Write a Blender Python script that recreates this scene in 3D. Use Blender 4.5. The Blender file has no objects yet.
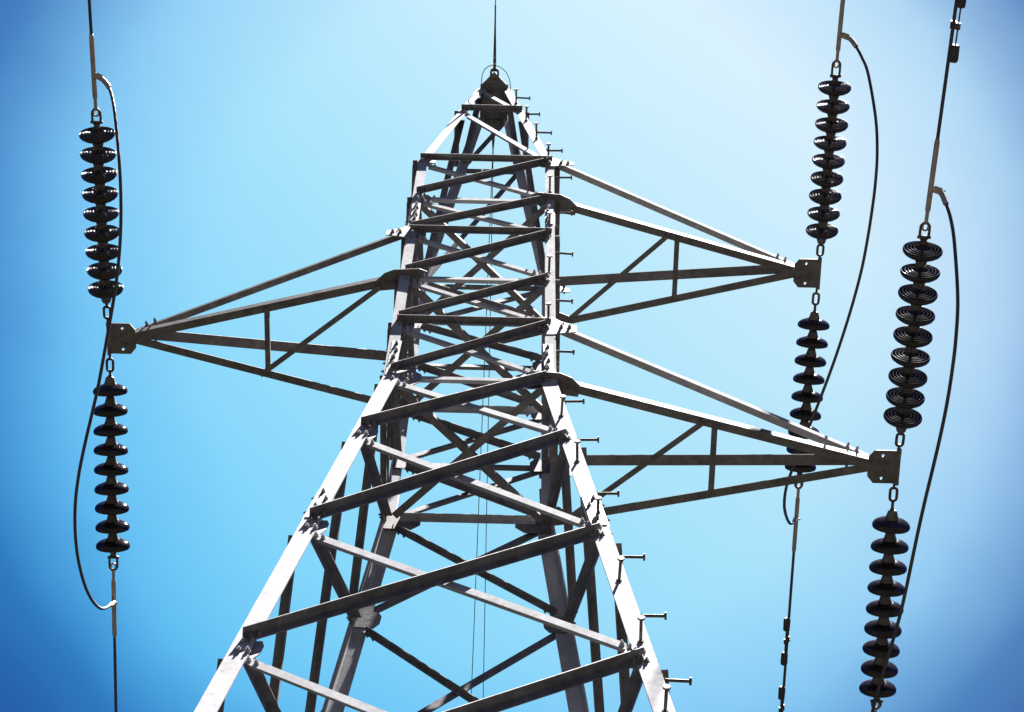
import bpy, bmesh, math, random
from mathutils import Vector, Matrix, Quaternion
random.seed(7)
PI = math.pi
R_ = math.radians
scene = bpy.context.scene
COL = scene.collection

# ------------------------------------------------------------------ camera
cam_d = bpy.data.cameras.new('camera')
cam = bpy.data.objects.new('camera', cam_d)
COL.objects.link(cam)
scene.camera = cam
cam_d.sensor_width = 36.0
cam_d.lens = 87.309
cam_d.clip_start = 0.05
cam_d.clip_end = 6000
cr = Vector((0.999691, -0.019240, 0.015740))
cu = Vector((-0.023946, -0.915315, 0.402026))
cf = Vector((-0.006672, 0.402279, 0.915493))
rot = Matrix((cr, cu, -cf)).transposed().to_4x4()
cam.matrix_world = Matrix.Translation((0.4053, -7.6731, 1.6229)) @ rot

# ------------------------------------------------------------------ sun and sky
SUN = Vector((0.20, -0.155, 0.968)).normalized()        # towards the sun
sun_el = math.asin(SUN.z)
sun_az = math.atan2(SUN.x, SUN.y)
sd = bpy.data.lights.new('sun', 'SUN')
sd.energy = 5.0
sd.angle = R_(0.53)
sd.color = (1.0, 0.97, 0.93)
sun = bpy.data.objects.new('sun', sd)
COL.objects.link(sun)
sun.location = (0, 0, 60)
sun.rotation_euler = SUN.to_track_quat('Z', 'Y').to_euler()

W = bpy.data.worlds.new('World')
scene.world = W
W.use_nodes = True
nt = W.node_tree
nt.nodes.clear()
N = nt.nodes.new
L = nt.links.new
out = N('ShaderNodeOutputWorld')
bg = N('ShaderNodeBackground')
bg.inputs['Strength'].default_value = 0.05
sky = N('ShaderNodeTexSky')
sky.sky_type = 'NISHITA'
sky.sun_disc = False
sky.sun_elevation = sun_el
sky.sun_rotation = sun_az
sky.altitude = 100
sky.air_density = 1.0
sky.dust_density = 0.4
sky.ozone_density = 1.6
# lens vignette painted into the sky colour, darkening away from one world direction,
# and paler towards the sun's side
geo = N('ShaderNodeTexCoord')
nrm = N('ShaderNodeVectorMath'); nrm.operation = 'NORMALIZE'
L(geo.outputs['Generated'], nrm.inputs[0])
VIGN_AXIS = Vector((0.00005, 0.38506, 0.92289)).normalized()
PALE = Vector((0.7033, -0.6454, 0.2887))
dot = N('ShaderNodeVectorMath'); dot.operation = 'DOT_PRODUCT'
L(nrm.outputs[0], dot.inputs[0]); dot.inputs[1].default_value = VIGN_AXIS
ac = N('ShaderNodeMath'); ac.operation = 'ARCCOSINE'
L(dot.outputs['Value'], ac.inputs[0])
noi = N('ShaderNodeTexNoise'); noi.inputs['Scale'].default_value = 9.0; noi.inputs['Detail'].default_value = 4.0
L(nrm.outputs[0], noi.inputs['Vector'])
nm = N('ShaderNodeMath'); nm.operation = 'MULTIPLY_ADD'; nm.inputs[1].default_value = 0.03; nm.inputs[2].default_value = -0.015
L(noi.outputs['Fac'], nm.inputs[0])
ad = N('ShaderNodeMath'); ad.operation = 'ADD'
L(ac.outputs[0], ad.inputs[0]); L(nm.outputs[0], ad.inputs[1])
mr = N('ShaderNodeMapRange'); mr.inputs['From Min'].default_value = 0.0; mr.inputs['From Max'].default_value = 0.56
L(ad.outputs[0], mr.inputs['Value'])
def ramp(stops, src):
    r = N('ShaderNodeValToRGB'); r.color_ramp.interpolation = 'EASE'
    e = r.color_ramp.elements
    while len(e) < len(stops): e.new(0.5)
    for i, (p, c) in enumerate(stops):
        e[i].position = p; e[i].color = (c[0], c[1], c[2], 1)
    L(src, r.inputs['Fac']); return r
rA = ramp([(0.0, (1, 1, 1)), (0.19, (1, 1, 1)), (0.26, (.93, .95, .99)), (0.34, (.62, .73, .90)), (0.40, (.25, .37, .62)), (0.44, (.145, .23, .48)), (0.50, (.11, .14, .36)), (1.0, (.035, .055, .18))], mr.outputs[0])  # outer stops dimmed further, to cut skylight on the shaded steel
rA.color_ramp.interpolation = 'CARDINAL'
d2 = N('ShaderNodeVectorMath'); d2.operation = 'DOT_PRODUCT'
L(nrm.outputs[0], d2.inputs[0]); d2.inputs[1].default_value = PALE
m2 = N('ShaderNodeMapRange'); m2.inputs['From Min'].default_value = -0.2; m2.inputs['From Max'].default_value = 0.2
L(d2.outputs['Value'], m2.inputs['Value'])
rB = ramp([(0.0, (0.688, 1.776, 1.388)), (0.2, (0.944, 1.776, 1.376)), (0.5, (1.51, 1.909, 1.321)), (0.72, (1.909, 1.931, 1.276)), (0.88, (2.165, 1.92, 1.243)), (1.0, (1.98, 1.887, 1.21))], m2.outputs[0])
rB.color_ramp.interpolation = 'LINEAR'
rmp = N('ShaderNodeMixRGB'); rmp.blend_type = 'MULTIPLY'; rmp.inputs['Fac'].default_value = 1.0
L(rA.outputs['Color'], rmp.inputs['Color1']); L(rB.outputs['Color'], rmp.inputs['Color2'])
mul = N('ShaderNodeMixRGB'); mul.blend_type = 'MULTIPLY'; mul.inputs['Fac'].default_value = 1.0
L(sky.outputs[0], mul.inputs['Color1']); L(rmp.outputs['Color'], mul.inputs['Color2'])
L(mul.outputs[0], bg.inputs['Color'])
L(bg.outputs[0], out.inputs['Surface'])

scene.render.engine = 'CYCLES'
vs = scene.view_settings
vs.view_transform = 'Standard'
vs.look = 'None'
vs.gamma = 1.0
vs.use_curve_mapping = False
vs.exposure = 2.1

# ------------------------------------------------------------------ materials
def new_mat(name):
    m = bpy.data.materials.new(name); m.use_nodes = True
    t = m.node_tree; b = t.nodes['Principled BSDF']
    return m, t, b

def steel(name, base, dark, rust, rust_amt, rough=0.5, metal=0.25, scale=9.0, bump=0.25, spec=0.5):
    m, t, b = new_mat(name)
    n = t.nodes.new; l = t.links.new
    tc = n('ShaderNodeTexCoord')
    n1 = n('ShaderNodeTexNoise'); n1.inputs['Scale'].default_value = scale; n1.inputs['Detail'].default_value = 6; n1.inputs['Roughness'].default_value = 0.65
    n2 = n('ShaderNodeTexNoise'); n2.inputs['Scale'].default_value = scale * 3.3; n2.inputs['Detail'].default_value = 8
    mp = n('ShaderNodeMapping'); mp.inputs['Scale'].default_value = (1, 1, 0.35)
    l(tc.outputs['Object'], mp.inputs['Vector']); l(mp.outputs[0], n1.inputs['Vector']); l(tc.outputs['Object'], n2.inputs['Vector'])
    r1 = n('ShaderNodeValToRGB'); r1.color_ramp.elements[0].position = 0.35; r1.color_ramp.elements[1].position = 0.65
    r1.color_ramp.elements[0].color = (*dark, 1); r1.color_ramp.elements[1].color = (*base, 1)
    l(n1.outputs['Fac'], r1.inputs['Fac'])
    r2 = n('ShaderNodeValToRGB'); r2.color_ramp.elements[0].position = 0.62 - rust_amt; r2.color_ramp.elements[1].position = 0.78 - rust_amt
    r2.color_ramp.elements[0].color = (0, 0, 0, 1); r2.color_ramp.elements[1].color = (0.85, 0.85, 0.85, 1)
    l(n2.outputs['Fac'], r2.inputs['Fac'])
    mx = n('ShaderNodeMixRGB'); l(r2.outputs['Color'], mx.inputs['Fac']); l(r1.outputs['Color'], mx.inputs['Color1']); mx.inputs['Color2'].default_value = (*rust, 1)
    l(mx.outputs[0], b.inputs['Base Color'])
    b.inputs['Metallic'].default_value = metal
    b.inputs['Specular IOR Level'].default_value = spec
    rr = n('ShaderNodeMapRange'); rr.inputs['To Min'].default_value = rough - 0.12; rr.inputs['To Max'].default_value = rough + 0.18
    l(n2.outputs['Fac'], rr.inputs['Value']); l(rr.outputs[0], b.inputs['Roughness'])
    bp = n('ShaderNodeBump'); bp.inputs['Strength'].default_value = bump; bp.inputs['Distance'].default_value = 0.004
    l(n2.outputs['Fac'], bp.inputs['Height']); l(bp.outputs[0], b.inputs['Normal'])
    return m

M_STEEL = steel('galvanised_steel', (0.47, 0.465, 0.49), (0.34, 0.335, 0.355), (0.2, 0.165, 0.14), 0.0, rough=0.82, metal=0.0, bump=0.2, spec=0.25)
M_ARM = steel('weathered_shaded_steel', (0.225, 0.21, 0.215), (0.125, 0.115, 0.12), (0.11, 0.075, 0.06), 0.02, rough=0.62, metal=0.15, spec=0.5)  # brown weathering, with the shade of undersides also darkened into the colour
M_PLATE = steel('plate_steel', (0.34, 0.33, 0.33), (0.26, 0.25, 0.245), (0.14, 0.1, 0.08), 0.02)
M_BOLT = steel('bolt_steel', (0.11, 0.1, 0.1), (0.07, 0.06, 0.06), (0.05, 0.035, 0.025), 0.1, rough=0.6)
M_ALU = steel('dull_aluminium', (0.58, 0.47, 0.39), (0.42, 0.34, 0.29), (0.25, 0.17, 0.13), 0.04, rough=0.45, metal=0.3)
M_CAP = steel('cap_iron', (0.2, 0.18, 0.165), (0.12, 0.105, 0.1), (0.08, 0.055, 0.04), 0.1, rough=0.5, metal=0.35)
M_IRON = steel('forged_iron', (0.16, 0.13, 0.115), (0.08, 0.065, 0.06), (0.06, 0.035, 0.02), 0.12, rough=0.5, metal=0.4)
M_WEIGHT = steel('cast_iron_weight', (0.1, 0.085, 0.08), (0.06, 0.05, 0.05), (0.05, 0.03, 0.02), 0.1, rough=0.6)

def porcelain():
    m, t, b = new_mat('brown_porcelain')
    n = t.nodes.new; l = t.links.new
    tc = n('ShaderNodeTexCoord'); no = n('ShaderNodeTexNoise'); no.inputs['Scale'].default_value = 14; no.inputs['Detail'].default_value = 5
    l(tc.outputs['Object'], no.inputs['Vector'])
    r = n('ShaderNodeValToRGB'); r.color_ramp.elements[0].color = (0.012, 0.010, 0.014, 1); r.color_ramp.elements[1].color = (0.04, 0.030, 0.032, 1)
    l(no.outputs['Fac'], r.inputs['Fac']); l(r.outputs['Color'], b.inputs['Base Color'])
    b.inputs['Roughness'].default_value = 0.1
    b.inputs['IOR'].default_value = 1.45
    rr = n('ShaderNodeMapRange'); rr.inputs['To Min'].default_value = 0.05; rr.inputs['To Max'].default_value = 0.14
    l(no.outputs['Fac'], rr.inputs['Value']); l(rr.outputs[0], b.inputs['Roughness'])
    return m
M_PORC = porcelain()

def cable_mat(name, col, rough):
    m, t, b = new_mat(name)
    n = t.nodes.new; l = t.links.new
    tc = n('ShaderNodeTexCoord'); wv = n('ShaderNodeTexWave'); wv.wave_type = 'BANDS'; wv.bands_direction = 'DIAGONAL'
    wv.inputs['Scale'].default_value = 40; wv.inputs['Distortion'].default_value = 0.4
    l(tc.outputs['Object'], wv.inputs['Vector'])
    no = n('ShaderNodeTexNoise'); no.inputs['Scale'].default_value = 6; l(tc.outputs['Object'], no.inputs['Vector'])
    r = n('ShaderNodeValToRGB'); r.color_ramp.elements[0].color = (*[c * 0.6 for c in col], 1); r.color_ramp.elements[1].color = (*[c * 1.3 for c in col], 1)
    l(no.outputs['Fac'], r.inputs['Fac']); l(r.outputs['Color'], b.inputs['Base Color'])
    bp = n('ShaderNodeBump'); bp.inputs['Strength'].default_value = 0.5; bp.inputs['Distance'].default_value = 0.002
    l(wv.outputs['Fac'], bp.inputs['Height']); l(bp.outputs[0], b.inputs['Normal'])
    b.inputs['Roughness'].default_value = rough; b.inputs['Metallic'].default_value = 0.3
    return m
M_CABLE = cable_mat('stranded_conductor', (0.09, 0.08, 0.08), 0.55)
M_WIRE = cable_mat('steel_strand', (0.09, 0.085, 0.085), 0.5)

def ground_mat():
    m, t, b = new_mat('dry_grass_ground')
    n = t.nodes.new; l = t.links.new
    tc = n('ShaderNodeTexCoord'); no = n('ShaderNodeTexNoise'); no.inputs['Scale'].default_value = 0.6; no.inputs['Detail'].default_value = 10
    l(tc.outputs['Object'], no.inputs['Vector'])
    r = n('ShaderNodeValToRGB'); r.color_ramp.elements[0].color = (0.012, 0.014, 0.010, 1); r.color_ramp.elements[1].color = (0.030, 0.026, 0.020, 1)
    l(no.outputs['Fac'], r.inputs['Fac']); l(r.outputs['Color'], b.inputs['Base Color']); b.inputs['Roughness'].default_value = 0.95
    b.inputs['Specular IOR Level'].default_value = 0.1
    return m
def concrete_mat():
    m, t, b = new_mat('concrete')
    n = t.nodes.new; l = t.links.new
    no = n('ShaderNodeTexNoise'); no.inputs['Scale'].default_value = 8; no.inputs['Detail'].default_value = 8
    r = n('ShaderNodeValToRGB'); r.color_ramp.elements[0].color = (0.2, 0.19, 0.18, 1); r.color_ramp.elements[1].color = (0.36, 0.35, 0.33, 1)
    l(no.outputs['Fac'], r.inputs['Fac']); l(r.outputs['Color'], b.inputs['Base Color']); b.inputs['Roughness'].default_value = 0.9
    return m

# ------------------------------------------------------------------ helpers
def obj(name, bm, mat, parent=None, smooth=False):
    bmesh.ops.recalc_face_normals(bm, faces=bm.faces)
    me = bpy.data.meshes.new(name); bm.to_mesh(me); bm.free()
    me.materials.append(mat)
    if smooth:
        for p in me.polygons: p.use_smooth = True
    o = bpy.data.objects.new(name, me); COL.objects.link(o)
    if parent is not None: o.parent = parent
    return o

def tag(o, label, cat, group=None, kind=None):
    o['label'] = label
    if cat: o['category'] = cat
    if group: o['group'] = group
    if kind: o['kind'] = kind
    return o

def prism(bm, poly3, ext):
    """closed prism: polygon (list of Vector) extruded by vector ext"""
    a = [bm.verts.new(p) for p in poly3]
    b = [bm.verts.new(p + ext) for p in poly3]
    k = len(a)
    bm.faces.new(a); bm.faces.new(list(reversed(b)))
    for i in range(k):
        bm.faces.new((a[i], b[i], b[(i + 1) % k], a[(i + 1) % k]))

def ell(bm, p, q, heel_off, ua, ub, wa, wb, t):
    """rolled angle section from p to q; flange A runs along ua, flange B along ub, heel at heel_off"""
    p = Vector(p) + heel_off; q = Vector(q) + heel_off
    prof = [(0, 0), (wa, 0), (wa, t * .8), (wa - t * .2, t), (t * 1.3, t), (t, t * 1.3), (t, wb - t * .2), (t * .8, wb), (0, wb)]
    prism(bm, [p + ua * a + ub * b for a, b in prof], q - p)

def frames(p, q, n):
    d = (Vector(q) - Vector(p)).normalized()
    n = (n - d * n.dot(d)).normalized()
    u = n.cross(d).normalized()
    if u.z < 0: u = -u
    return d, n, u

def tube(bm, pts, r, seg=8, cap=True):
    pts = [Vector(p) for p in pts]
    rs = r if isinstance(r, (list, tuple)) else [r] * len(pts)
    d0 = (pts[1] - pts[0]).normalized()
    up = Vector((0, 0, 1)) if abs(d0.z) < 0.9 else Vector((1, 0, 0))
    x = d0.cross(up).normalized()
    rings = []
    for i, p in enumerate(pts):
        d = (pts[min(i + 1, len(pts) - 1)] - pts[max(i - 1, 0)]).normalized()
        x = (x - d * x.dot(d)).normalized(); y = d.cross(x)
        rings.append([bm.verts.new(p + (x * math.cos(a) + y * math.sin(a)) * rs[i]) for a in [2 * PI * k / seg for k in range(seg)]])
    for a, b in zip(rings, rings[1:]):
        for k in range(seg): bm.faces.new((a[k], a[(k + 1) % seg], b[(k + 1) % seg], b[k]))
    if cap:
        bm.faces.new(list(reversed(rings[0]))); bm.faces.new(rings[-1])

def bolt(bm, c, n, r=0.015, h=0.018, seg=6):
    r *= .88
    """bolt: round washer, hexagon head, shank end"""
    n = n.normalized(); c = Vector(c)
    tube(bm, [c, c + n * 0.004], r * 1.35, 10)
    tube(bm, [c + n * 0.004, c + n * (0.004 + h)], r, seg)
    tube(bm, [c + n * (0.004 + h), c + n * (0.014 + h)], r * 0.5, 8)

def lathe(bm, prof, seg=36):
    rings = []
    for r, z in prof:
        if r < 1e-6: rings.append([bm.verts.new((0, 0, z))])
        else: rings.append([bm.verts.new((r * math.cos(2 * PI * k / seg), r * math.sin(2 * PI * k / seg), z)) for k in range(seg)])
    for a, b in zip(rings, rings[1:]):
        for k in range(seg):
            if len(a) == 1 and len(b) == 1: continue
            if len(a) == 1: bm.faces.new((a[0], b[(k + 1) % seg], b[k]))
            elif len(b) == 1: bm.faces.new((a[k], a[(k + 1) % seg], b[0]))
            else: bm.faces.new((a[k], a[(k + 1) % seg], b[(k + 1) % seg], b[k]))

def ring_link(bm, c, axis, side, a, b, r):
    """oval chain link in the plane axis/side"""
    pts = []
    for k in range(20):
        t = 2 * PI * k / 20
        ca, sa = math.cos(t), math.sin(t)
        s = (a - b) * (1 if ca > 0 else -1) if abs(ca) > 1e-6 else 0
        pts.append(Vector(c) + axis * (b * ca + s) + side * (b * sa))
    rings = []
    nrm_ = axis.cross(side).normalized()
    for i, p in enumerate(pts):
        d = (pts[(i + 1) % 20] - pts[i - 1]).normalized(); x = d.cross(nrm_)
        rings.append([bm.verts.new(p + (x * math.cos(2 * PI * k / 8) + nrm_ * math.sin(2 * PI * k / 8)) * r) for k in range(8)])
    for i in range(20):
        A, B = rings[i], rings[(i + 1) % 20]
        for k in range(8): bm.faces.new((A[k], A[(k + 1) % 8], B[(k + 1) % 8], B[k]))

X = Vector((1, 0, 0)); Y = Vector((0, 1, 0)); Z = Vector((0, 0, 1))

# ------------------------------------------------------------------ ground
bm = bmesh.new()
prism(bm, [Vector((3000 * math.cos(2 * PI * k / 48), 3000 * math.sin(2 * PI * k / 48), -0.5)) for k in range(48)], Z * 0.5)
g = obj('ground', bm, ground_mat()); tag(g, 'open field of short dry grass under the tower', None, kind='structure')

# ------------------------------------------------------------------ tower
tower = bpy.data.objects.new('transmission_tower', None); COL.objects.link(tower)
tag(tower, 'tall galvanised steel lattice power tower with one left and two right crossarms', 'power tower')

LV = [21.937, 21.012, 20.193, 19.258, 18.344, 17.400]          # cage levels, waist last
LOW = [17.400, 16.187, 14.521, 12.772, 10.75, 8.4, 5.5, 0.55]  # splayed body
PK = [25.342, 24.20, 21.937]                                   # peak
DEPTH = 1.0246
def half(z):
    if z > 21.937: return 0.548 + (0.131 - 0.548) * (z - 21.937) / (25.342 - 21.937)
    if z >= 17.4: return 0.540 + (0.548 - 0.540) * (z - 17.4) / (21.937 - 17.4)
    return 0.540 + 0.1090 * (17.4 - z)
def lw(z): return 0.075 if z >= 17.4 else 0.108
def heel(sx, sy, z, low=False):
    w = 0.108 if low else lw(z)
    if z > 21.937: w = 0.07
    h = half(z)
    return Vector((sx * (h + w / 2), sy * (h * DEPTH + 0.02), z))

def leg_seg(bm, sx, sy, z0, z1, w, t, low=False):
    a = heel(sx, sy, z0, low); b = heel(sx, sy, z1, low)
    ell(bm, a, b, Vector(), -X * sx, -Y * sy, w, w, t)

legs = {}
for sy in (-1, 1):
    for sx in (-1, 1):
        bm = bmesh.new()
        leg_seg(bm, sx, sy, 25.342, 21.90, 0.078, 0.008)
        leg_seg(bm, sx, sy, 21.936, 17.33, 0.078, 0.009)
        leg_seg(bm, sx, sy, 17.44, 0.45, 0.111, 0.012, True)
        o = obj('leg', bm, M_STEEL, tower); legs[(sx, sy)] = o
        # splice plates with bolts on both flanges
        for zc, hh in ((17.68, 0.30), (14.86, 0.24), (20.62, 0.20)):
            low = zc < 17.4
            bm = bmesh.new()
            w = 0.094 if low else 0.066
            for ax, nn in ((-X * sx, Y * sy), (-Y * sy, X * sx)):
                a = heel(sx, sy, zc + hh, low) + ax * 0.006 + nn * 0.002; b = heel(sx, sy, zc - hh, low) + ax * 0.006 + nn * 0.002
                prism(bm, [a, a + ax * w, a + ax * w + nn * 0.009, a + nn * 0.009], b - a)
                k = 5 if not low else 4
                for i in range(k):
                    f = (i + 0.5) / k
                    for j in ((0.3 + .42 * (i % 2),) if low else (0.5,)):
                        bolt(bm, a.lerp(b, f) + ax * w * (j + (0.14 if not low and i % 2 else 0)) + nn * 0.009, nn, 0.013, 0.014)
            obj('splice_plate', bm, M_PLATE, o)

def face_pt(c, k_z, axis_in, w):
    """middle of the leg flange lying in the face; c = (sx, sy)"""
    low = k_z < 17.4
    return heel(c[0], c[1], k_z, low) + axis_in * (w / 2)

FACES = {   # name: (normal, first corner, second corner, in-face axis of first corner, of second)
    'front': (-Y, (-1, -1), (1, -1), X, -X),
    'back': (Y, (-1, 1), (1, 1), X, -X),
    'right': (X, (1, -1), (1, 1), Y, -Y),
    'left': (-X, (-1, -1), (-1, 1), Y, -Y)}

def brace_geo(bm, p, q, nf, outward, w, t, bolts=True):
    d, n, u = frames(p, q, nf)
    if outward: ell(bm, p, q, u * (w / 2) + n * 0.003, -u, n, w, w, t)
    else: ell(bm, p, q, u * (w / 2) - n * 0.013, -u, -n, w, w, t)
    if bolts:
        for e, s in ((Vector(p), 1), (Vector(q), -1)):
            for dd in (0.03, 0.085):
                if outward: bolt(bm, e + d * dd * s + n * (0.003 + t), n, 0.013, 0.014)
                else: bolt(bm, e + d * dd * s - n * 0.012, n, 0.013, 0.014)

def gusset(c, ax, nf, z, w, h, parent=tower, extra=None, nb=4, outer=0.0):
    """plate behind the leg flange at a node, lying in the face, sticking out past the flange"""
    low = z < 17.4
    lwid = 0.108 if low else 0.075
    hp = heel(c[0], c[1], z, low); hu = heel(c[0], c[1], z + 0.3, low) if z < 25 else heel(c[0], c[1], z - 0.3, low)
    up = (hu - hp).normalized()
    if up.z < 0: up = -up
    n = nf
    o_ = hp - n * 0.019
    if outer: o_ = hp + n * 0.003
    P = [(-outer, -h * .45), (lwid + w * .55, -h * .5), (lwid + w, -h * .2), (lwid + w, h * .25), (lwid + w * .6, h * .5), (-outer, h * .5)]
    if extra: P = extra
    bm = bmesh.new()
    prism(bm, [o_ + ax * a + up * b for a, b in P], n * 0.007)
    for i in range(nb):
        a = lwid * .4 + (w + lwid * .3) * ((i % 2) * .55 + .12); b = h * (-.25 + .5 * (i // 2) / max(1, (nb - 1) // 2))
        bolt(bm, o_ + ax * a + up * b + n * (0.007 if a > lwid or outer else 0.02), n, 0.014, 0.016)
    return obj('gusset_plate', bm, M_ARM if nf.y > 0 else M_PLATE, parent)  # back plates take the darker steel as painted-in shade

def face_bracing(levels, w, t, cross=True, horiz=(), inset=0.07, only=None):
    for fn, (nf, c0, c1, a0, a1) in FACES.items():
        for i in range(len(levels) - 1):
            zt, zb = levels[i], levels[i + 1]
            lwid = lw(zb)
            def P(c, ax, z):
                low = levels is LOW
                return heel(c[0], c[1], z, low) + ax * ((0.108 if low else 0.075) * .5)
            ins = inset
            # heavy one, flange standing outwards along its top edge
            sf = fn in ('right', 'left')
            if cross or only == 'B' or (only and fn == 'back'):
                p = P(c1, a1, zt - ins * .4) if not sf else P(c0, a0, zt - ins * .4)
                q = P(c0, a0, zb + ins) if not sf else P(c1, a1, zb + ins)
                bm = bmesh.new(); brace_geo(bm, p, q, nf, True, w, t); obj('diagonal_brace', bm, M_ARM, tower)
            if cross or (only and fn != 'back'):
                p = P(c0, a0 , zt - ins) if not sf else P(c1, a1, zt - ins)
                q = P(c1, a1, zb + ins) if not sf else P(c0, a0, zb + ins)
                if only and sf:
                    p = P(c0, a0, zt - ins); q = P(c1, a1, zb + ins)
                e = (q - p).normalized()
                bm = bmesh.new(); brace_geo(bm, p + e * 0.05, q - e * 0.05, nf, False, w * (.62 if fn == 'back' and levels is LOW else .95), t); obj('diagonal_brace', bm, M_STEEL if fn == 'front' else M_ARM, tower)  # side and back braces get the darker steel, shade put into the colour

face_bracing(LV, 0.05, 0.006)
face_bracing(LOW, 0.062, 0.007, inset=0.09)
face_bracing(PK, 0.055, 0.006, cross=False, only='F', inset=0.05)

# horizontals round the cage and at the peak
for k, z in enumerate(LV + [PK[1]]):
    for fn, (nf, c0, c1, a0, a1) in FACES.items():
        p = heel(c0[0], c0[1], z) + a0 * 0.015; q = heel(c1[0], c1[1], z) + a1 * 0.015
        out_ = (k % 2 == 0) or fn in ('left', 'right')
        bm = bmesh.new()
        if not out_: p += a0 * 0.075; q += a1 * 0.075
        brace_geo(bm, p, q, nf, out_, 0.048, 0.006)
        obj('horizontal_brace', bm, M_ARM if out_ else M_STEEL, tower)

# plan bracing (flat crosses) at three levels
for z in (LV[1], LV[3], LV[5]):
    for s in (1, -1):
        p = heel(-s, -1, z) + Vector((s * .05, .05, -0.03 - 0.012 * s)); q = heel(s, 1, z) + Vector((-s * .05, -.05, -0.03 - 0.012 * s))
        d = (q - p).normalized(); u = Z.cross(d)
        bm = bmesh.new(); ell(bm, p, q, -u * .028, u, Z, 0.055, 0.04, 0.006); obj('plan_brace', bm, M_ARM, tower)

# gusset plates at the nodes
for k, z in enumerate(LV):
    for fn in ('front', 'back'):
        nf, c0, c1, a0, a1 = FACES[fn]
        big = k == 5
        for c, ax in ((c0, a0), (c1, a1)):
            gusset(c, ax, nf, z - 0.02, 0.15 if big else 0.07, 0.26 if big else 0.2, nb=6 if big else 4)
for z in LOW[1:6]:
    for fn in ('front', 'back'):
        nf, c0, c1, a0, a1 = FACES[fn]
        for c, ax in ((c0, a0), (c1, a1)):
            gusset(c, ax, nf, z, 0.05 if fn == 'front' else 0.07, 0.22 if fn == 'front' else 0.18, nb=4)

# peak plate: level six-sided plate with a nose at each end, on a box of side plates
bm = bmesh.new()
hx, hy = 0.138, 0.16
zt = PK[0]
prism(bm, [Vector(v) for v in ((-hx, -hy, zt), (-hx * .9, -hy - .035, zt), (0, -hy - .17, zt), (hx * .9, -hy - .035, zt), (hx, -hy, zt), (hx, hy, zt), (hx * .9, hy + .035, zt), (0, hy + .15, zt), (-hx * .9, hy + .035, zt), (-hx, hy, zt))], Z * 0.012)
for a in (-1, 1):
    for b in (-1, 1): bolt(bm, (a * .08, b * .1, zt), -Z, 0.014, 0.015)
pp = obj('peak_plate', bm, M_ARM, tower)
bm = bmesh.new()
for s in (-1, 1):
    ell(bm, (-hx, s * hy, zt - .004), (hx, s * hy, zt - .004), Vector(), -Z, Y * s, .06, .045, .006)
    ell(bm, (s * hx, -hy, zt - .004), (s * hx, hy, zt - .004), Vector(), -Z, -X * s, .055, .045, .006)
obj('peak_frame', bm, M_ARM, tower)

# footings
for sx in (-1, 1):
    for sy in (-1, 1):
        bm = bmesh.new(); c = heel(sx, sy, 0.5, True)
        lathe(bm, [(0, -0.4), (0.42, -0.4), (0.42, 0.40), (0.38, 0.5), (0, 0.5)], 4)
        o = obj('footing', bm, MC if 'MC' in globals() else globals().setdefault('MC', concrete_mat()), tower)
        o.location = (c.x, c.y, 0.01); o.rotation_euler = (0, 0, PI / 4)

# step bolts up the right front leg: side bolts and front bolts by turns
FR = legs[(1, -1)]
ZS = [24.98, 24.15, 23.3, 22.5, 21.6, 20.75, 19.85, 18.87, 17.92, 16.98, 16.2, 15.22, 14.2, 13.36, 12.55, 11.7, 10.8, 9.9, 9.0, 8.1, 7.2, 6.3, 5.4, 4.5, 3.6]
def step_bolt(z, side):
    low = z < 17.4
    w = 0.111 if low else 0.078
    h = heel(1, -1, z, low)
    bm = bmesh.new()
    if side: p = h + Y * w * .22; n = X
    else: p = h - X * w * .45; n = -Y
    ln = 0.145 + random.uniform(-.006, .006)
    n = (n + Vector((random.uniform(-.04, .04), random.uniform(-.04, .04), random.uniform(-.05, .04)))).normalized()
    tube(bm, [p + n * .001, p + n * .016], 0.0165, 6)
    tube(bm, [p + n * .01, p + n * ln], 0.0088, 10)
    tube(bm, [p + n * (ln - .002), p + n * (ln + .009)], 0.021, 12)
    obj('step_bolt', bm, M_IRON, FR)
for i, z in enumerate(ZS):
    step_bolt(z, True)
    z2 = (z + ZS[i + 1]) / 2 if i + 1 < len(ZS) else z - .45
    if abs(z2 - 17.4) > .1: step_bolt(z2, False)

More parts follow.
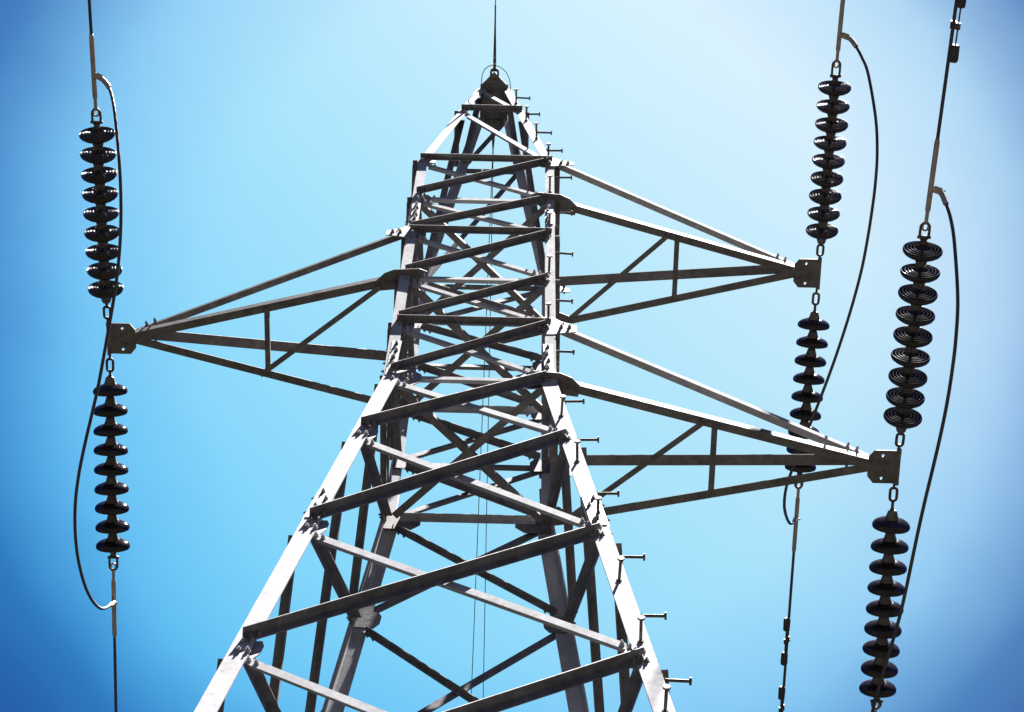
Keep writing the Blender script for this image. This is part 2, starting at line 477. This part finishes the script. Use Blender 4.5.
# ------------------------------------------------------------------ crossarms
def crossarm(sg, xt, kb, label, inner_strut, mirror, droop=0.0, tall=1.0):
    """sg side, xt tip x, kb level of the bottom chords; tie chords start one level up"""
    zb, zu = LV[kb], LV[kb - 1]
    px = xt - sg * 0.13                  # inner edge of the tip plate
    tipF = Vector((px + sg * .02, -0.045, zb - .004 - droop)); tipB = Vector((px + sg * .02, 0.045, zb - .004 - droop))
    rF = heel(sg, -1, zb) + X * sg * 0.004; rB = heel(sg, 1, zb) + X * sg * 0.004
    bm = bmesh.new()
    w = 0.064
    def chord(bm, p, q, s, w, up=w, outward=False):
        d = (q - p).normalized(); n = d.cross(Z); n = n if n.y * s > 0 else -n
        n.z = 0; n.normalize()
        v = n.cross(d); v = v if v.z > 0 else -v
        if outward: ell(bm, p, q, -n * 0.006, v, n, up, w, 0.006)
        else: ell(bm, p, q, Vector(), v, -n, up, w, 0.006)
        return d, n
    dF, nF = chord(bm, rF, tipF, -1, w, w, outward=False)
    dB, nB = chord(bm, rB, tipB, 1, w, w)
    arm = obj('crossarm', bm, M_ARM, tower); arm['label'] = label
    # tie chords down to the tip
    for s, ww in ((-1, 0.052), (1, 0.088)):
        p = heel(sg, s, zu) + X * sg * 0.05 - Y * s * .012
        q = Vector((px + sg * 0.01, s * 0.036, zb + 0.075 - droop))
        b2 = bmesh.new(); d, n = chord(b2, p, q, s, ww, ww * (.6 if mirror and s < 0 else 1), outward=False)
        for dd in (.08, .15):
            bolt(b2, q - d * dd + n * .001 + Z * .025, n, .012, .022)
        for dd in (.02, .07):
            bolt(b2, p + d * dd + n * .007 + Z * .025, n, .013, .02)
        obj('tie_chord', b2, M_STEEL if s < 0 and sg > 0 else M_ARM, arm)  # left front tie takes the darker steel to paint in its shaded underside
        # gusset plate joining tie and leg, in the face
        b2 = bmesh.new(); h = heel(sg, s, zu) + Y * s * 0.003
        prism(b2, [h + X * sg * a + Z * b * tall for a, b in ((-.075, -.12), (.0, -.12), (.07, -.10), (.17, -.085), (.17, -.01), (.06, .04), (0, .09), (-.075, .09))], Y * s * 0.008)
        for a, b in ((-.04, -.08), (-.04, .0), (-.04, .06), (.06, -.05), (.12, -.05)): bolt(b2, h + X * sg * a + Z * b + Y * s * .008, Y * s, .014, .016)
        obj('gusset_plate', b2, M_PLATE, arm)
    # level gusset plates where the bottom chords meet the legs
    for s, root, d in ((-1, rF, dF), (1, rB, dB)):
        b2 = bmesh.new(); i_ = Vector((0, -s, 0))
        o_ = root - Z * 0.010
        pl = [o_ - X * sg * .20 + i_ * (-.040), o_ - X * sg * .14 + i_ * (-.062), o_ + d * 0.05 + i_ * (-.062), o_ + d * 0.13 + i_ * (-.05), o_ + d * .20 + i_ * .0, o_ + d * .18 + i_ * .085, o_ + d * .03 + i_ * .105, o_ - X * sg * .11 + i_ * .075, o_ - X * sg * .16 + i_ * .0]
        if s > 0: pl = [o_ - X * sg * .10 + i_ * (-.02), o_ + d * 0.16 + i_ * (-.015), o_ + d * .17 + i_ * .07, o_ + d * .06 + i_ * .14, o_ - X * sg * .10 + i_ * .09]
        prism(b2, pl, Z * 0.008)
        for dd in (.05, .11, .17): bolt(b2, o_ + d * dd + i_ * .035, -Z, .014, .015)
        obj('gusset_plate', b2, M_ARM, arm)
    # strut and diagonal in the level of the bottom chords
    def on(root, tip, x): f = (x - root.x) / (tip.x - root.x); return root.lerp(tip, f)
    xs = inner_strut
    a = on(rF, tipF, xs) + Y * .01 - Z * .008; b = on(rB, tipB, xs) - Y * .01 - Z * .008
    b2 = bmesh.new(); ell(b2, a, b, -X * sg * .02, X * sg, Z, .04, .035, .005); bolt(b2, a + Y * .02 - Z * 0, -Z, .012, .012); bolt(b2, b - Y * .02, -Z, .012, .012)
    obj('strut', b2, M_ARM, arm)
    if not mirror: a = on(rF, tipF, xs - sg * .06); b = on(rB, tipB, sg * (half(zb) + .14))
    else: a = on(rF, tipF, sg * (half(zb) + .12)); b = on(rB, tipB, xs - .03 + sg * .03)
    a = a + Y * .01 - Z * .016; b = b - Y * .01 - Z * .016
    d = (b - a).normalized(); u = Z.cross(d)
    b2 = bmesh.new(); ell(b2, a, b, -u * .02, u, Z, .042, .035, .005); bolt(b2, a + d * .03, -Z, .012, .012); bolt(b2, b - d * .03, -Z, .012, .012)
    obj('diagonal_brace', b2, M_ARM, arm)
    # tip plate with two holes and a standing end plate
    b2 = bmesh.new()
    o_ = Vector((xt, 0, zb - 0.010 - droop))
    xo = 0.100; xi = -0.125; hy_ = 0.128; ch = 0.042
    P = [(xi, -.075), (xi + ch, -hy_), (xo, -hy_), (xo, hy_), (xi + ch, hy_), (xi, .075)]
    # plate built as a strip mesh round two holes
    outer = [b2.verts.new(o_ + X * sg * a + Y * c) for a, c in P]
    edges = [b2.edges.new((outer[i], outer[(i + 1) % 6])) for i in range(6)]
    for cy_ in (-.088, .088):
        hv = [b2.verts.new(o_ + X * sg * (-.025 + .011 * math.cos(t)) + Y * (cy_ + .011 * math.sin(t))) for t in [2 * PI * k / 12 for k in range(12)]]
        edges += [b2.edges.new((hv[i], hv[(i + 1) % 12])) for i in range(12)]
    bmesh.ops.triangle_fill(b2, use_beauty=True, use_dissolve=False, edges=edges)
    ext = bmesh.ops.extrude_face_region(b2, geom=b2.faces[:])
    bmesh.ops.translate(b2, vec=-Z * 0.010, verts=[v for v in ext['geom'] if isinstance(v, bmesh.types.BMVert)])
    e0 = o_ + X * sg * (xo - .008)
    prism(b2, [e0 + Y * (-hy_) + Z * .002, e0 + Y * hy_ + Z * .002, e0 + Y * hy_ * .7 + Z * .12, e0 - Y * hy_ * .7 + Z * .12], X * sg * .010)
    for a, c in ((-.1, -.03), (-.1, .035), (-.055, -.04), (-.055, .045), (-.01, -.03), (-.01, .03)):
        bolt(b2, o_ + X * sg * a + Y * c - Z * .01, -Z, .011, .009)
    for s in (-1, 1):   # lugs that hold the strings
        prism(b2, [o_ + X * sg * (.070) + Y * s * (hy_ - .03) + Z * .012, o_ + X * sg * .1 + Y * s * (hy_ - .03) + Z * .012, o_ + X * sg * .1 + Y * s * (hy_ + .012) + Z * .012, o_ + X * sg * .070 + Y * s * (hy_ + .012) + Z * .012], -Z * .03)
    obj('tip_plate', b2, M_ARM, arm)

crossarm(1, 2.731, 1, 'upper of the two right crossarms', 1.62, False, 0.045)
crossarm(1, 2.930, 5, 'lower of the two right crossarms, the longest', 1.72, False, 0.075, 1.5)
crossarm(-1, -2.764, 3, 'single crossarm on the left side', -1.62, True, 0.0, 1.3)

# ------------------------------------------------------------------ spans: numbers measured for each side of each arm
END_SPAN = {   # for each side of each arm tip: anchor, string direction, first disc, last disc, line anchor, line direction, clamp start, lug, clamp end
    'left near': dict(P0=(-2.849, -0.105, 19.230), d=(0.0004, -0.9997, -0.0262), first=0.304, last=1.559, E0=(-2.849, -1.763, 19.186), dc=(-0.0041, -0.9996, -0.0262), clamp=0.095, lug=0.385, end=0.695),
    'left far': dict(P0=(-2.849, 0.105, 19.258), d=(0.0052, 0.9790, -0.2036), first=0.312, last=1.568, E0=(-2.841, 1.738, 18.918), dc=(0.0060, 0.9790, -0.2036), clamp=0.095, lug=0.385, end=0.670),
    'upper near': dict(P0=(2.816, -0.105, 20.985), d=(0.0076, -0.9994, -0.0349), first=0.256, last=1.512, E0=(2.828, -1.716, 20.929), dc=(0.0179, -0.9992, -0.0349), clamp=0.120, lug=0.365, end=0.740),
    'upper far': dict(P0=(2.816, 0.105, 21.012), d=(-0.0372, 0.9870, -0.1564), first=0.352, last=1.607, E0=(2.752, 1.790, 20.745), dc=(-0.0198, 0.9875, -0.1564), clamp=0.090, lug=0.385, end=0.690),
    'lower near': dict(P0=(3.015, -0.105, 17.340), d=(0.0212, -0.9995, -0.0218), first=0.258, last=1.515, E0=(3.049, -1.719, 17.305), dc=(0.0386, -0.9990, -0.0218), clamp=0.095, lug=0.365, end=0.715),
    'lower far': dict(P0=(3.015, 0.105, 17.400), d=(-0.0149, 0.9895, -0.1435), first=0.362, last=1.618, E0=(2.989, 1.805, 17.154), dc=(-0.0651, 0.9875, -0.1435), clamp=0.050, lug=0.280, end=0.595)}
WIRE_SPAN = {
    'near': dict(P0=(0, -0.270, 25.342), d=(-0.0031, -0.9994, -0.0349)),
    'far left': dict(P0=(0, 0.270, 25.342), d=(-0.0205, 0.9973, -0.0698)),
    'far right': dict(P0=(0, 0.270, 25.342), d=(0.0, 0.9976, -0.0698))}
LOOP = {
    'left': [(-2.837, -2.148, 19.204), (-2.790, -2.127, 19.145), (-2.726, -2.095, 19.059), (-2.676, -2.042, 18.927), (-2.624, -1.950, 18.720), (-2.546, -1.722, 18.356), (-2.510, -1.509, 18.133), (-2.503, -1.296, 17.995), (-2.519, -1.083, 17.911), (-2.552, -0.869, 17.862),
             (-2.593, -0.656, 17.831), (-2.635, -0.443, 17.809), (-2.680, -0.230, 17.790), (-2.733, -0.017, 17.772), (-2.787, 0.196, 17.754), (-2.835, 0.410, 17.736), (-2.869, 0.623, 17.722),
             (-2.884, 0.836, 17.716), (-2.884, 1.049, 17.729), (-2.871, 1.262, 17.776), (-2.854, 1.475, 17.878), (-2.837, 1.688, 18.064), (-2.836, 1.902, 18.370), (-2.847, 2.115, 18.840)],
    'upper': [(2.858, -2.080, 20.943), (2.908, -2.059, 20.880), (2.950, -2.027, 20.790), (2.990, -1.974, 20.652), (3.026, -1.890, 20.460), (3.057, -1.655, 20.073), (3.060, -1.443, 19.861), (3.047, -1.230, 19.737), (3.027, -1.018, 19.667), (3.005, -0.805, 19.628),
              (2.979, -0.593, 19.606), (2.942, -0.380, 19.590), (2.898, -0.168, 19.577), (2.848, 0.045, 19.564), (2.793, 0.257, 19.551), (2.733, 0.470, 19.539), (2.670, 0.682, 19.528),
              (2.607, 0.895, 19.525), (2.549, 1.108, 19.537), (2.510, 1.320, 19.582), (2.516, 1.533, 19.680), (2.567, 1.745, 19.866), (2.642, 1.958, 20.182), (2.751, 2.170, 20.685)],
    'lower': [(3.073, -2.084, 17.357), (3.125, -2.063, 17.279), (3.146, -2.032, 17.170), (3.162, -1.980, 17.006), (3.162, -1.890, 16.780), (3.146, -1.667, 16.389), (3.125, -1.459, 16.202), (3.103, -1.251, 16.108), (3.081, -1.043, 16.062), (3.055, -0.834, 16.038),
              (3.026, -0.626, 16.022), (2.996, -0.418, 16.009), (2.969, -0.209, 15.997), (2.945, -0.001, 15.985), (2.922, 0.207, 15.973), (2.895, 0.415, 15.961), (2.858, 0.624, 15.949),
              (2.818, 0.832, 15.940), (2.783, 1.040, 15.940), (2.764, 1.248, 15.962), (2.776, 1.457, 16.032), (2.820, 1.665, 16.194), (2.889, 1.873, 16.519), (2.986, 2.082, 17.113)]}
SP = 0.157

def track(d):
    d = Vector(d).normalized()
    return d.to_track_quat('Z', 'Y')

# one master disc (porcelain shell + metal cap), local z runs towards the line
bm = bmesh.new()
lathe(bm, [(.030, -.040), (.050, -.040), (.078, -.031), (.103, -.020), (.120, -.007), (.1285, .007), (.1295, .019), (.126, .029), (.121, .031), (.1165, .026), (.115, .012),
           (.109, .009), (.106, .022), (.1035, .032), (.099, .034), (.0955, .028), (.094, .012), (.088, .009), (.085, .022), (.0825, .034), (.078, .036), (.0745, .029), (.073, .012),
           (.066, .009), (.063, .022), (.0605, .034), (.056, .036), (.0525, .028), (.051, .012), (.040, .008), (.034, .018), (.026, .026), (.011, .028), (.0105, .062), (.0, .062)], 40)
disc_me = obj('insulator_disc', bm, M_PORC, smooth=True)
bm = bmesh.new()
lathe(bm, [(0, -.104), (.018, -.104), (.029, -.099), (.034, -.088), (.039, -.07), (.045, -.05), (.052, -.042), (.054, -.033), (.0, -.033)], 20)
cap_me = obj('metal_cap', bm, M_CAP, smooth=True)
disc_data, cap_data = disc_me.data, cap_me.data
for v in disc_data.vertices:      # a little wider, cap unchanged
    if v.co.xy.length > .045: v.co.x *= 1.045; v.co.y *= 1.045
bpy.data.objects.remove(disc_me); bpy.data.objects.remove(cap_me)

def string(key, label):
    S = END_SPAN[key]
    root = bpy.data.objects.new('insulator_string', None); COL.objects.link(root)
    root.location = S['P0']; root.rotation_mode = 'QUATERNION'; q = track(S['d']); root.rotation_quaternion = q
    tag(root, label, 'insulator', 'strings of nine dark discs on the crossarms')
    roll = random.random()
    for i in range(9):
        d = bpy.data.objects.new('insulator_disc', disc_data); COL.objects.link(d); d.parent = root
        # small sag of the string and small tilt of each disc
        s = S['first'] + i * SP
        f = (s - .2) / 1.4
        d.location = (0, 0, s)
        off = q.inverted() @ Vector((0, 0, -0.022 * (4 * f * (1 - f))))
        d.location = Vector((0, 0, s)) + off
        d.rotation_euler = (random.uniform(-.03, .03), random.uniform(-.03, .03), random.uniform(0, 6))
        c = bpy.data.objects.new('metal_cap', cap_data); COL.objects.link(c); c.parent = d
    lz = q.inverted() @ Z
    sx_ = Vector((lz.x, lz.y, 0)).normalized(); sy_ = Z.cross(sx_)
    bm = bmesh.new()     # tower-end fittings: pin, oval link, ball eye
    top = S['first'] - .10
    mid = (top + .01) / 2 + .01
    hl = min(.050, (top - .03) / 2)
    tube(bm, [(0, 0, -.03), (0, 0, mid - hl + .012)], .0095, 8)
    obj('pin', bm, M_IRON, root, True)
    bm = bmesh.new()
    ring_link(bm, (0, 0, mid), Z, sx_ if False else sy_, hl, .0245, .0105)
    obj('chain_link', bm, M_IRON, root, True)
    bm = bmesh.new()
    lathe(bm, [(0, mid + hl - .016), (.011, mid + hl - .012), (.011, top - .012), (.017, top - .008), (.017, top + .004), (0, top + .006)], 10)
    obj('ball_eye', bm, M_IRON, root, True)
    bm = bmesh.new()     # line-end socket and shackle, in the same local frame
    l0 = S['last'] + .055
    l1 = S['last'] + .10 + S['clamp']
    lathe(bm, [(0, l0), (.021, l0), (.025, l0 + .012), (.023, l0 + .035), (.012, l0 + .045), (0, l0 + .047)], 12)
    obj('socket', bm, M_IRON, root, True)
    bm = bmesh.new()
    tube(bm, [Vector((0, 0, l0 + .055)) - sy_ * .045, Vector((0, 0, l0 + .055)) + sy_ * .045], .0115, 8)
    obj('shackle_pin', bm, M_IRON, root, True)
    bm = bmesh.new()
    ring_link(bm, (0, 0, (l0 + .045 + l1) / 2 + .004), Z, sy_, max(.034, (l1 - l0 - .045) / 2 + .012), .031, .0095)
    obj('shackle', bm, M_IRON, root, True)
    return root

def catmull(P, n=8):
    P = [Vector(p) for p in P]; out_ = []
    Q = [P[0] * 2 - P[1]] + P + [P[-1] * 2 - P[-2]]
    for i in range(1, len(Q) - 2):
        for k in range(n):
            t = k / n
            out_.append(0.5 * ((2 * Q[i]) + (-Q[i - 1] + Q[i + 1]) * t + (2 * Q[i - 1] - 5 * Q[i] + 4 * Q[i + 1] - Q[i + 2]) * t * t + (-Q[i - 1] + 3 * Q[i] - 3 * Q[i + 1] + Q[i + 2]) * t ** 3))
    out_.append(P[-1]); return out_

def conductor(key, label):
    S = END_SPAN[key]; E0 = Vector(S['E0']); d = Vector(S['dc'])
    def at(l): return E0 + d * l + Z * (0.00018 * l * l)
    bm = bmesh.new()
    ls = [S['end'] - .05 + .25 * i for i in range(12)] + [3.5 + 2.5 * i for i in range(1, 40)]
    tube(bm, [at(l) for l in ls], .0122, 10)
    o = obj('conductor', bm, M_CABLE, None, True); tag(o, label, 'power line', 'line conductors strung from the tower')
    bm = bmesh.new()
    c0 = S['clamp']; lg = S['lug']; ce = S['end']
    tube(bm, [at(c0 + .01), at(c0 + .03), at(c0 + .10), at(c0 + .11), at(lg - .03), at(ce - .03), at(ce)], [.009, .013, .013, .0185, .0185, .0185, .0135], 12)
    ring_link(bm, at(c0 - .005), d, X, .03, .02, .008)
    obj('dead_end_clamp', bm, M_ALU, o, True)
    return o, at

def jumper(kx, a_near, a_far, label):
    P = [Vector(p) for p in LOOP[kx]]
    P[0] = a_near(END_SPAN[kx + ' near']['lug']); P[-1] = a_far(END_SPAN[kx + ' far']['lug'])
    bm = bmesh.new(); pts = catmull(P, 10)
    tube(bm, pts, .0122, 10)
    o = obj('jumper_cable', bm, M_CABLE, None, True); tag(o, label, 'power line', 'jumper cables looping past the crossarm tips')
    def run(pts, dist):
        out_ = [pts[0]]; s = 0
        for a, b in zip(pts, pts[1:]):
            s += (b - a).length; out_.append(b)
            if s > dist: break
        return out_
    for seq in (pts, pts[::-1]):
        bm = bmesh.new(); r = run(seq, .21); tube(bm, r, [.0195] * (len(r) - 1) + [.0135], 12)
        d = (r[min(3, len(r) - 1)] - r[0]).normalized()
        tube(bm, [r[0] + d * .02, r[0] + d * .075], .025, 8)
        for k in (.035, .06): bolt(bm, r[0] + d * k + X * .022, X, .008, .008)
        obj('jumper_terminal', bm, M_ALU, o, False)
    return o

def damper(at, l, off, label, half_len=.155):
    c = at(l); d = (at(l + .1) - at(l)).normalized(); off = Vector(off)
    root = bpy.data.objects.new('vibration_damper', None); COL.objects.link(root); root.location = c
    tag(root, label, 'damper', 'vibration dampers on the conductors')
    bm = bmesh.new(); tube(bm, [-d * .026, d * .026], .020, 10)
    tube(bm, [Vector(), off], .014, 8); tube(bm, [off - d * .022, off + d * .022], .016, 10); bolt(bm, off * .5, X * (-1 if off.x > 0 else 1), .012, .02)
    obj('clamp', bm, M_IRON, root)
    bm = bmesh.new(); tube(bm, [off - d * half_len * .8, off, off + d * half_len * .8], .0055, 8)
    obj('messenger_wire', bm, M_WIRE, root, True)
    for s in (-1, 1):
        bm = bmesh.new(); m = off + d * half_len * s
        a = d * s
        tube(bm, [m - a * .055, m - a * .048, m + a * .045, m + a * .062, m + a * .066], [.021, .029, .031, .024, .004], 14)
        obj('weight', bm, M_WEIGHT, root)
    return root

string('left near', 'dark disc string rising above the left crossarm tip, ribbed undersides showing')
string('left far', 'dark disc string hanging down from the left crossarm tip, smooth disc tops')
string('upper near', 'dark disc string rising above the tip of the upper right crossarm')
string('upper far', 'dark disc string below the upper right crossarm, its end crossed by the lower arm')
string('lower near', 'rightmost upper disc string, rising above the tip of the lower right crossarm')
string('lower far', 'dark disc string hanging below the tip of the lower right crossarm')
oL, aL = conductor('left near', 'dark conductor with a pale clamp leaving the photo at the top left')
oL2, aL2 = conductor('left far', 'dark conductor with a pale clamp leaving the photo at the bottom left')
oU, aU = conductor('upper near', 'conductor above the upper right crossarm, pale clamp at the top edge')
oU2, aU2 = conductor('upper far', 'conductor running down below the right crossarms, carrying small dampers')
oR, aR = conductor('lower near', 'rightmost conductor, leaving at the top right corner past a damper')
oR2, aR2 = conductor('lower far', 'conductor at the foot of the disc string under the lower right crossarm')
jumper('left', aL, aL2, 'dark jumper cable bowing past the left crossarm tip')
jumper('upper', aU, aU2, 'dark jumper cable arching right of the upper right crossarm tip')
jumper('lower', aR, aR2, 'dark jumper cable arching right of the lower right crossarm tip, rightmost cable')
damper(aR, 1.50, (.026, 0, -.035), 'dark two weight damper on the rightmost conductor at the top right corner', .18)
damper(aU2, 1.49, (-.020, 0, -.045), 'dark two weight damper on the conductor below the right crossarms')
damper(aU2, 2.13, (-.020, 0, -.045), 'damper cut by the bottom edge, below the other damper on its conductor')

# ------------------------------------------------------------------ earth wires on the peak
def earth_wire(key, label, r, fit, group=None):
    S = WIRE_SPAN[key]; P0 = Vector(S['P0']) + Vector((0, 0, .006)); d = Vector(S['d'])
    n = Vector((1, 0, 0))
    bm = bmesh.new()
    tube(bm, [P0 + d * (.18 + l) + Z * .0002 * l * l for l in [0, .5, 1, 2, 4, 8, 16, 30, 50, 80, 110]], r, 8)
    o = obj('earth_wire', bm, M_WIRE, None, True); tag(o, label, 'earth wire', group)
    if fit:
        bm = bmesh.new()
        ring_link(bm, P0 + d * .035, d, X, .055, .036, .010)
        tube(bm, [P0 + d * .07 - X * .035, P0 + d * .07 + X * .035], .010, 8)
        obj('shackle', bm, M_IRON, o, True)
        bm = bmesh.new()
        tube(bm, [P0 + d * .08, P0 + d * .11, P0 + d * .15, P0 + d * .2], [.012, .015, .010, .006], 10)
        for s in (-1, 1):
            pts = [P0 + d * (.15 + .05 * k) + X * s * (.011 * max(.25, 1 - k / 12)) + Z * .004 * math.sin(k * 1.3 + s) for k in range(13)]
            tube(bm, pts, .0048, 6)
        obj('wire_grip', bm, M_IRON, o, True)
        # thin bonding loops from the grip to the leg tops
        for s, end in ((-1, Vector((-.125, -.19, PK[0] + .0))), (1, Vector((.16, -.13, PK[0] - .12)))):
            a = P0 + d * .13; c_ = Vector((end.x * 1.15, a.y + .02, end.z + .03))
            pts = [a * (1 - k / 12) ** 2 + c_ * 2 * (k / 12) * (1 - k / 12) + end * (k / 12) ** 2 for k in range(13)]
            bm = bmesh.new(); tube(bm, pts, .0042, 6)
            obj('bonding_wire', bm, M_WIRE, o, True)
    else:
        bm = bmesh.new(); ring_link(bm, P0 + d * .03, d, X, .045, .018, .007)
        tube(bm, [P0 + d * .06, P0 + d * .1, P0 + d * .2], [.014, .014, .006], 8)
        obj('shackle', bm, M_IRON, o, True)
earth_wire('near', 'thin earth wire running straight up off the tower peak', .0045, True)
earth_wire('far left', 'left of the two hair thin wires seen through the tower lattice', .0042, False, 'thin wires seen through the lattice')
earth_wire('far right', 'right of the two hair thin wires seen through the tower lattice', .0042, False, 'thin wires seen through the lattice')
